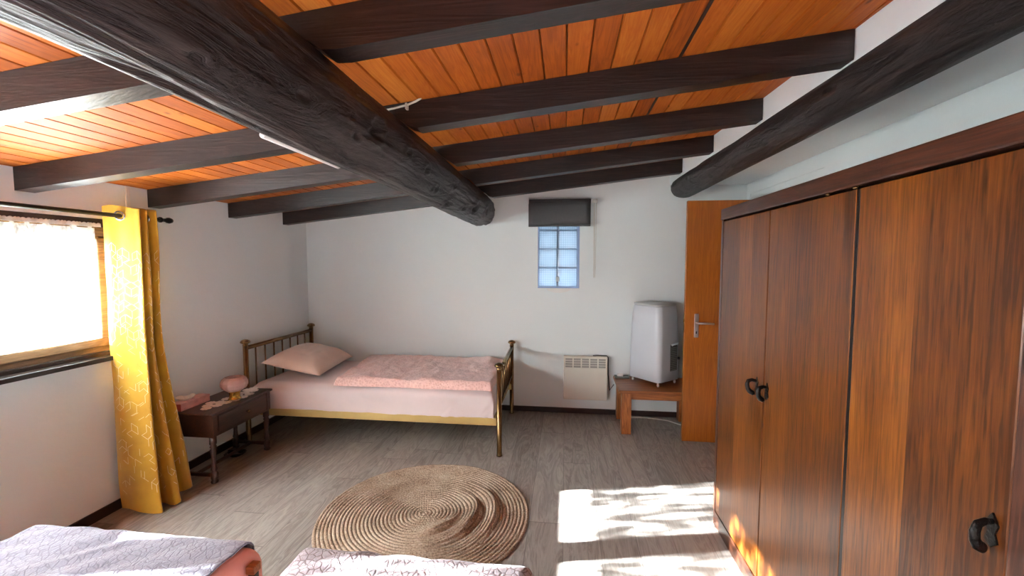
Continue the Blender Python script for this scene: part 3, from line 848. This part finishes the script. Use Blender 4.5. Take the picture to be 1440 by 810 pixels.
for y in (NY0+.038, NY1-.038): b.box(NX0+.05, NX1-.05, y-.009, y+.009, .045, .067, b=.003)
ym = (NX0+NX1)/2
b.box(ym-.009, ym+.009, NY0+.047, NY1-.047, .047, .065, b=.003); b.build('stretcher', M['walnut'], ns)
# tissue box
tb = thing('tissue_box', (-2.56, 2.6, NZ), 'pink tissue box at the curtain end of the nightstand', 'tissue box')
b = MB(); b.box(-2.600, -2.515, 2.50, 2.735, NZ+.001, NZ+.05, b=.002)
bx = b.build('carton', [M['tissuebox'], M['tissueend']], tb)
for p in bx.data.polygons:
    if p.normal.y < -.9: p.material_index = 1
def tis(u, v):
    a = u*2*pi; r = .006+.032*v**.7*(1+.5*sin(a*3+1)); return Vector((-2.555+r*cos(a), 2.585+r*1.3*sin(a), NZ+.05+.028*v**1.2*(1+.4*sin(a*2))))
b = MB(); b.grid(tis, 36, 8, closed_u=True); solidify(b.build('tissue', M['paper'], tb, fix=False), .001)
# crocheted doily
b = MB(); cc = [(-2.40, 2.575), (-2.435, 2.625), (-2.375, 2.64), (-2.46, 2.68), (-2.36, 2.70), (-2.41, 2.70), (-2.345, 2.765), (-2.42, 2.775), (-2.335, 2.83), (-2.40, 2.86), (-2.34, 2.90), (-2.40, 2.93), (-2.37, 2.985), (-2.43, 2.99), (-2.41, 3.035)]
for i, (x, y) in enumerate(cc):
    R0 = .027
    ring = [Vector((x+R0*(1+.12*cos(8*a))*cos(a), y+R0*(1+.12*cos(8*a))*sin(a), NZ+.0035)) for a in [2*pi*k/48 for k in range(48)]]
    b.tube(ring, .0026, 6, closed=True, flat=1.6)
    for k in range(8):
        a = 2*pi*k/8; b.tube([(x, y, NZ+.003), (x+.026*cos(a), y+.026*sin(a), NZ+.003)], .0022, 6, flat=1.6)
    b.lathe((x, y, NZ+.001), [(.009, 0), (.009, .005)], 12)
tag(b.build('doily', M['crochet']), 'white crocheted doily of small rings on the nightstand top', 'doily')
# glass lamp
gl = thing('glass_lamp', (-2.355, 2.775, NZ+.008), 'small lamp with faceted pink glass bowl on a brass foot', 'lamp')
b = MB(); b.lathe((-2.355, 2.775, NZ+.0075), [(.040, 0), (.042, .003), (.038, .008), (.034, .012), (.034, .045), (.037, .05), (.037, .056), (.030, .058)], 28); b.build('base', M['brass'], gl)
b = MB(); P0 = [(.030, .056), (.052, .062), (.078, .082), (.088, .105), (.088, .125), (.078, .145), (.062, .158), (.055, .160)]
b.lathe((-2.355, 2.775, NZ+.0075), P0+[(r-.004, h-.001) for r, h in P0[::-1]], 14, smooth=False, cap=False); b.build('shade', M['pinkglass'], gl)
b = MB(); b.lathe((-2.355, 2.775, NZ+.064), [(.02, 0), (.022, .004), (.022, .03), (.02, .032)], 20); b.build('candle', M['paper'], gl)
# black adapter cable under the nightstand
b = MB(); pts = []
for k in range(70):
    a = k*.33; r = .05+.018*sin(k*.7); pts.append((-2.50+r*1.0*cos(a)+.0006*k, 2.93+r*1.1*sin(a)-.001*k, .006+.0004*k))
b.tube(pts, .0045, 7); b.box(-2.54, -2.49, 2.90, 2.95, .007, .040, b=.005)
tag(b.build('power_cable', M['black']), 'coiled black power cable lying under the nightstand', 'cable')

# ------------------------------------------------------------------ jute rug
RC = Vector((-.800, 2.345)); RR = .607; NRG = 29
def bumpz(x, y):
    r = sqrt(x*x+y*y); a = atan2(y, x); h = 0
    # crescent folds on the right and near side of the centre
    def cres(r0, a0, wa, hh, wr, ins=0.):
        d = (a-a0+pi) % (2*pi)-pi
        rr = r0+ins*cos(d)
        g1 = exp(-(d/wa)**2)
        s = (r-rr)
        return hh*g1*(exp(-(s/wr)**2) if s < 0 else exp(-(s/(wr*.35))**2))
    h += cres(.30, -.10, .80, .042, .060)
    h += cres(.41, .15, .65, .036, .055)
    h += cres(.20, -.80, .75, .036, .055)
    h += .006*max(0, nz(x*4, y*4, 3))
    return h
b = MB(); pw = RR/NRG; NA = 300; K = 6
def rugf(u, v):
    t = v*NRG; k = min(int(t), NRG-1); fr = t-k
    a = 2*pi*u; r = (k+fr)*pw + (pw*(u-.5) if 0 < k < NRG-1 else 0)*0
    rr = r*(1+.010*sin(a*3+k*.2)+.008*nz(cos(a), sin(a), k*.1))
    x, y = rr*cos(a), rr*sin(a)
    z = .002+.0085*sqrt(max(0, 1-(2*fr-1)**2))+.0012*sin(a*(k+.5)*9+k*2)*(1-(2*fr-1)**2)
    return Vector((RC.x+x, RC.y+y, z+bumpz(x, y)))
b.grid(rugf, NA, NRG*K+1, closed_u=True)
tag(b.build('jute_rug', M['jute'], None, fix=False), 'round coiled jute rug with raised folds on the grey floor', 'rug')

# ------------------------------------------------------------------ heater
ht = thing('wall_heater', (.2, WB-.06, .15), 'flat cream electric heater hung on the back wall right of the bed', 'heater')
HX0, HX1, HY = -.008, .404, 4.085
b = MB(); b.box(HX0, HX1, HY, WB-.015, .150, .572, b=.008); b.build('body', M['cream'], ht)
b = MB(); b.box(HX0+.05, HX1-.05, WB-.02, WB-.0005, .19, .53); b.build('wall_bracket', M['steel'], ht)
b = MB(); b.box(HX0+.012, HX1-.012, HY-.003, HY+.002, .465, .555); b.build('grille_back', M['heaterdark'], ht)
b = MB()
for k in range(6):
    x = lerp(HX0+.012, HX1-.012, k/5); b.box(x-.006, x+.006, HY-.009, HY-.0025, .463, .557)
for z in (.463, .486, .509, .532, .555): b.box(HX0+.012, HX1-.012, HY-.007, HY-.003, z-.0025, z+.0025)
b.build('grille', M['cream'], ht)
b = MB(); b.tube([(.27, 4.12, .575), (.31, 4.11, .581), (.36, 4.115, .578), (.398, 4.118, .576), (.412, 4.12, .56), (.414, 4.12, .40), (.43, 4.13, .24), (.47, 4.13, .3)], .0045, 8); b.build('power_lead', M['black'], ht)

# ------------------------------------------------------------------ low corner table and air conditioner
TZ = .385
tt = thing('side_table', (.72, 3.9, 0), 'low orange-brown wooden table under the portable air conditioner', 'table')
TX0, TX1, TY0, TY1 = .462, 1.15, 3.655, 4.128
b = MB(); b.box(TX0, TX1, TY0, TY1, TZ-.028, TZ, b=.004); b.build('top', M['cherry'], tt)
M['cherryv'] = wood('cherry_leg_wood', (100, 50, 18), (150, 84, 38), (182, 112, 58), 'z', .7, .4, bump=.1)
for x in (TX0+.025, TX1-.105):
    for y in (TY0+.02, TY1-.10):
        b = MB(); b.box(x, x+.08, y, y+.08, 0, TZ-.028, b=.003); b.build('leg', M['cherryv'], tt)
b = MB(); b.box(TX0+.105, TX1-.105, TY0+.035, TY0+.055, TZ-.085, TZ-.029); b.box(TX0+.105, TX1-.105, TY1-.05, TY1-.03, TZ-.085, TZ-.029)
b.box(TX0+.035, TX0+.055, TY0+.10, TY1-.10, TZ-.085, TZ-.029); b.box(TX1-.055, TX1-.035, TY0+.10, TY1-.10, TZ-.085, TZ-.029)
b.build('apron', M['cherry'], tt)
# AC
TH = radians(41); ex = Vector((cos(TH), sin(TH), 0)); ey = Vector((-sin(TH), cos(TH), 0))
AF = Vector((.802, 3.745, 0)); AW, AD = .30, .345   # front corner, right face width, left face width
ACc = AF+ex*AW/2+ey*AD/2
ac = thing('air_conditioner', (ACc.x, ACc.y, TZ), 'white portable air conditioner standing on the low wooden table', 'air conditioner')
def rr(hw, hd, r, n=8):
    P = []
    for sx, sy, a0 in ((1, 1, 0), (-1, 1, pi/2), (-1, -1, pi), (1, -1, 3*pi/2)):
        for k in range(n+1):
            a = a0+pi/2*k/n; P.append((sx*(hw-r)+r*cos(a), sy*(hd-r)+r*sin(a)))
    return P
def acbody(levels, name, mat, par):
    b = MB(); N = 36; vs = []; fs = []
    for (hw, hd, r, z, tilt) in levels:
        for (x, y) in rr(hw, hd, r): vs.append(ACc+ex*x+ey*y+Vector((0, 0, z+tilt*(x+y))))
    for j in range(len(levels)-1):
        for i in range(N):
            k = (i+1) % N; fs.append((j*N+i, j*N+k, (j+1)*N+k, (j+1)*N+i))
    fs.append(tuple(range(N))[::-1]); fs.append(tuple((len(levels)-1)*N+i for i in range(N)))
    b.add(vs, fs, 0, True); return b.build(name, mat, par)
hw, hd = AW/2, AD/2
body = acbody([(hw-.02, hd-.02, .04, TZ+.036, 0), (hw, hd, .05, TZ+.044, 0), (hw, hd, .05, TZ+.20, 0), (hw-.004, hd-.004, .05, TZ+.40, 0), (hw-.010, hd-.012, .05, TZ+.62, 0), (hw-.018, hd-.022, .05, TZ+.690, 0), (hw-.022, hd-.026, .05, TZ+.697, 0)], 'body', M['plastic'], ac)
acbody([(hw-.024, hd-.028, .05, TZ+.6975, 0), (hw-.018, hd-.022, .05, TZ+.700, 0), (hw-.018, hd-.022, .05, TZ+.716, 0), (hw-.034, hd-.040, .045, TZ+.722, 0), (hw-.06, hd-.07, .04, TZ+.724, 0)], 'top_panel', M['plasticgrey'], ac)
b = MB()
def fp(a, off, z):   # point on the right-hand (front) face: a along ex, off outward (-ey)
    return ACc+ex*a-ey*(hd+off)+Vector((0, 0, z))
v0, v1, zz0, zz1 = .0, .095, TZ+.13, TZ+.36
b.add([fp(v0, -.004, zz0), fp(v1, -.004, zz0), fp(v1, -.004, zz1), fp(v0, -.004, zz1), fp(v0, .002, zz0), fp(v1, .002, zz0), fp(v1, .002, zz1), fp(v0, .002, zz1)],
      [(0,1,2,3),(4,7,6,5),(0,4,5,1),(1,5,6,2),(2,6,7,3),(3,7,4,0)])
vp = b.build('vent', M['vent'], ac)
b = MB()
for k in range(13):
    z = lerp(zz0+.006, zz1-.03, k/12)
    b.add([fp(v0+.004, .002, z), fp(v1-.004, .002, z), fp(v1-.004, .007, z+.004), fp(v0+.004, .007, z+.004), fp(v0+.004, .002, z+.007), fp(v1-.004, .002, z+.007)], [(0,1,2,3),(3,2,5,4),(0,3,4),(1,5,2)])
b.build('vent_slats', M['heaterdark'], vp)
b = MB(); b.tube([fp(v0+.01, .006, zz1-.002), fp(v0+.03, .014, zz1+.006), fp(v1-.02, .014, zz1+.006), fp(v1-.004, .006, zz1-.002)], .008, 10); b.build('grip', M['plastic'], ac)
b = MB(); p0 = fp(.105, .004, TZ+.235); b.tube([p0, p0-ey*.012], .012, 14); b.build('dial', M['black'], ac)
for sx, sy in ((-1, -1), (1, -1), (-1, 1), (1, 1)):
    c = ACc+ex*(hw-.035)*sx+ey*(hd-.035)*sy
    b = MB(); b.lathe((c.x-.008, c.y, TZ+.0165), [(.012, 0), (.0165, .003), (.0165, .013), (.012, .016)], 18, axis='x'); b.lathe((c.x, c.y, TZ+.026), [(.009, 0), (.009, .016)], 12)
    b.build('caster', M['caster'], ac)
# power strip and remote on the table, cable on the floor
ps = thing('power_strip', (.54, 4.07, TZ), 'small dark tray with a white plug on the rear left of the low table', 'power strip')
b = MB(); b.box(.468, .60, 4.03, 4.115, TZ+.0005, TZ+.014, b=.004); b.build('tray', M['vent'], ps)
b = MB(); b.box(.49, .545, 4.045, 4.085, TZ+.0145, TZ+.036, b=.006); b.build('plug', M['white'], ps)
b = MB(); b.tube([(.62, 4.08, .006), (.70, 4.08, .008), (.76, 4.085, .006), (.85, 4.06, .006), (.95, 4.03, .006), (1.05, 3.93, .006), (1.2, 3.90, .006), (1.4, 3.92, .006)], .0045, 8)
tag(b.build('floor_cable', M['cable']), 'thin white cable lying on the floor under the low table', 'cable')

# ------------------------------------------------------------------ wardrobe
XW = .84
wd = thing('wardrobe', (1.14, 1.4, 0), 'long dark stained oak wardrobe filling the right side of the room', 'wardrobe')
YW0, YW1 = .33, 2.465
gaps = [2.437, 1.912, 1.378, .893, .362]
b = MB()
b.box(XW+.022, XW+.58, YW0, YW0+.025, .085, 1.70); b.box(XW+.022, XW+.58, YW1-.025, YW1, .085, 1.70)
b.box(XW+.562, XW+.58, YW0+.025, YW1-.025, .085, 1.70); b.box(XW+.03, XW+.562, YW0+.025, YW1-.025, .085, .105)
for y in (gaps[1], gaps[2]-.02, gaps[3]): b.box(XW+.12, XW+.55, y-.011, y+.011, .105, 1.695)
b.build('carcass', M['oakpost'], wd)
b = MB(); b.box(XW-.004, XW+.60, YW0-.012, YW1+.010, 1.697, 1.757, b=.005); b.build('cornice', M['oakdark'], wd)
b = MB(); b.box(XW+.0, XW+.56, YW0, YW1, .0, .082, b=.004); b.build('plinth', M['oakdark'], wd)
b = MB(); b.box(XW-.002, XW+.022, gaps[0]+.004, YW1+.002, .084, 1.696, b=.003); b.build('stile', M['oakpost'], wd)
b = MB(); b.box(XW-.002, XW+.022, YW0, gaps[4]-.003, .084, 1.696, b=.003); b.build('stile', M['oakpost'], wd)
def hook(parent, y, z, mir=1):
    # forged plate with a curled strap
    b = MB()
    P = [(0, .036), (.013, .014), (.007, -.004), (.013, -.022), (0, -.034), (-.013, -.022), (-.007, -.004), (-.013, .014)]
    b.extrude(P, lambda p, t: (t, y+p[0], z+p[1]), XW-.004, XW)
    h = b.build('handle', M['iron'], parent)
    b = MB()
    pts = [(-.002, .0, .018), (-.020, .006, .021), (-.034, .008, .016), (-.039, .008, .0), (-.036, .006, -.018), (-.028, .004, -.030), (-.016, .0, -.037), (-.010, -.002, -.036)]
    b.tube([(XW+p[0], y+p[1]*mir, z+p[2]) for p in pts], [.004, .005, .006, .0065, .0065, .0075, .0075, .004], 12, flat=1.5, up=(0, 1, 0))
    b.build('pull', M['iron'], h)
doors = [(gaps[1]+.003, gaps[0], 1.975, .935, 1), (gaps[2]+.002, gaps[1]-.004, 1.880, .935, -1), (gaps[3]+.003, gaps[2]-.012, .925, .950, -1), (gaps[4], gaps[3]-.002, .40, .95, 1)]
for i, (y0, y1, hy, hz, mr) in enumerate(doors):
    b = MB(); b.box(XW-(.006 if i == 3 else 0), XW+.021, y0, y1, .090, 1.688, b=.004)
    dd = b.build('door', M['oakpost'] if i == 3 else M['oak'], wd)
    hook(dd, hy, hz, mr)
b = MB(); b.box(XW+.0015, XW+.021, gaps[2]-.0115, gaps[2]+.0015, .092, 1.686); b.build('door_gap_shade', M['black'], wd)  # black strip stands in for the shade between the two doors
for y in (1.515, 1.383):
    b = MB(); b.lathe((XW+.004, y, 1.6885), [(.005, 0), (.005, .008)], 12); b.lathe((XW-.002, y, 1.6885), [(.006, 0), (.007, .004), (.004, .007)], 12); b.build('hinge_pin', M['brassdark'], wd)

# ------------------------------------------------------------------ two beds in the foreground
def quilt(x0, x1, yF, yN, zt, seed, wr_amp, diag):
    """quilt spread over the mattress: rounded far edge and sides"""
    def f(u, v):
        a = u*2-1; W = (x1-x0)/2; cx = (x0+x1)/2
        L = yF-yN
        s = v*(L+.16)                      # arc length from the near end towards the far edge and over it
        r = .055
        ys = s; dz = 0
        if s > L-r:
            t = (s-(L-r))/r
            if t < pi/2: ys = L-r+r*sin(t); dz = -r*(1-cos(t))
            else: ys = L; dz = -r-(t-pi/2)*r
        ex_ = abs(a)*(W+((-.035 if seed == 3 else .012) if a > 0 else .12)); sx = ex_; dzx = 0
        if ex_ > W-r:
            t = (ex_-(W-r))/r
            if t < pi/2: sx = W-r+r*sin(t); dzx = -r*(1-cos(t))
            else: sx = W; dzx = -r-(t-pi/2)*r
        x = cx+(sx if a > 0 else -sx); y = yN+ys
        # round the corner plan
        k = max(0, min(1, (-dz)/.05))*max(0, min(1, (-dzx)/.05))
        x -= (.03*k if a > 0 else -.03*k); y -= .02*k
        z = zt+min(dz, dzx)-.25*min(abs(dz), abs(dzx))
        w = wr_amp*(.5+.5*nz(x*1.6, y*1.6, seed))
        q = (x*diag[0]+y*diag[1])
        cq = x*diag[1]-y*diag[0]
        z += w*(.5*sin(q*64+5*nz(x*3, y*3, seed+1))*max(0, .5+nz(cq*4, q*5, seed+7))+.8*nz(q*24, cq*2.0, seed+2))
        z += .006*nz(x*2.5, y*2.5, seed+4)
        return Vector((x, y, z))
    return f
for (x0, x1, yF, yN, lab1, lab2, lab3, mat, seed, amp, dg) in (
    (-1.86, -.985, 1.265, -.62, 'low bed at the bottom left beneath the lilac quilt', 'mattress in coral sheet under the lilac quilt', 'lilac-white quilt with fine wrinkles at the bottom left', 'quiltL', 3, .010, (.65, -.76)),
    (-.845, -.080, 1.262, -.62, 'low bed at the bottom centre beneath the sunlit quilt', 'mattress in coral sheet under the sunlit quilt', 'sunlit white and brown embossed quilt at the bottom centre', 'quiltR', 12, .012, (.6, -.8))):
    e = thing('single_bed', ((x0+x1)/2, .35, 0), lab1, 'bed', 'pair of foreground beds')
    b = MB(); b.box(x0+.03, x1-.03, yN, yF-.04, .20, .255, b=.004); b.build('bed_base', M['cherry'], e)
    for lx in (x0+.06, x1-.11):
        for ly in (yN+.05, yF-.13):
            b = MB(); b.box(lx, lx+.05, ly, ly+.05, 0, .20, b=.003); b.build('leg', M['cherryv'], e)
    if seed == 3:
        b = MB(); b.box(x1+.002, x1+.030, 1.172, 1.205, .500, .526, b=.003); cb = b.build('corner_block', M['cherry'], e)
        b = MB(); b.box(x1+.006, x1+.028, 1.176, 1.198, 0, .500, b=.003); b.build('corner_leg', M['black'], e)
    b = cushion(x0+.008, x1-.004, yN, yF-.014, .257, .556, .05, 60, 60)
    tag(b.build('mattress', M['coral'], None, fix=False), lab2, 'mattress', 'mattresses of the foreground beds')
    b = MB(); b.grid(quilt(x0, x1, yF, yN, .568, seed, amp, dg), 260, 420)
    q = b.build('quilt', M[mat], None, fix=False); solidify(q, .006, -1)
    tag(q, lab3, 'quilt', 'quilts on the foreground beds')
# ------------------------------------------------------------------ lights, world, camera
wld = bpy.data.worlds.new('sky'); SC.world = wld; wld.use_nodes = True
nt = wld.node_tree; bg = nt.nodes['Background']
bg.inputs[0].default_value = (.86, .93, 1.0, 1); bg.inputs[1].default_value = 13.0
tcw = nt.nodes.new('ShaderNodeTexCoord'); spw = nt.nodes.new('ShaderNodeSeparateXYZ'); rw = nt.nodes.new('ShaderNodeValToRGB')
nt.links.new(tcw.outputs['Generated'], spw.inputs[0]); nt.links.new(spw.outputs[2], rw.inputs[0])
rw.color_ramp.elements[0].position = 0.0; rw.color_ramp.elements[0].color = (.105, .118, .122, 1)
rw.color_ramp.elements[1].position = .02; rw.color_ramp.elements[1].color = (.82, .91, 1, 1)
nt.links.new(rw.outputs[0], bg.inputs[0])
sd = bpy.data.lights.new('sun', 'SUN'); sd.energy = 170; sd.angle = radians(.6); sd.color = (.94, .98, 1.0)
so = bpy.data.objects.new('sun', sd); COL.objects.link(so)
dirv = Vector((1, .225, -.39)).normalized()
so.rotation_euler = dirv.to_track_quat('-Z', 'Y').to_euler(); so.location = (-6, 0, 4)
def portal(loc, rot, sx, sy):
    l = bpy.data.lights.new('window_portal', 'AREA'); l.shape = 'RECTANGLE'; l.size = sx; l.size_y = sy; l.cycles.is_portal = True
    o = bpy.data.objects.new('window_portal', l); COL.objects.link(o); o.location = loc; o.rotation_euler = rot
portal((WL-.32, (WY0+WY1)/2, (WZ0+WZ1)/2), (0, radians(-90), 0), WZ1-WZ0, WY1-WY0)
portal((WL-.32, -1.1, (WZ0+WZ1)/2), (0, radians(-90), 0), WZ1-WZ0, 1.6)
portal((-.06, WB+.31, (GZ0+GZ1)/2), (radians(-90), 0, 0), GX1-GX0, GZ1-GZ0)

cam = bpy.data.cameras.new('camera'); co = bpy.data.objects.new('camera', cam); COL.objects.link(co)
cam.sensor_width = 36; cam.lens = 605/1440*36; cam.clip_start = .02
co.location = (0, 0, H); co.rotation_euler = (radians(90-3.65), 0, radians(7.04))
SC.camera = co
SC.view_settings.view_transform = 'Standard'; SC.view_settings.look = 'None'
SC.view_settings.gamma = 1; SC.view_settings.use_curve_mapping = False
SC.view_settings.exposure = 1.27
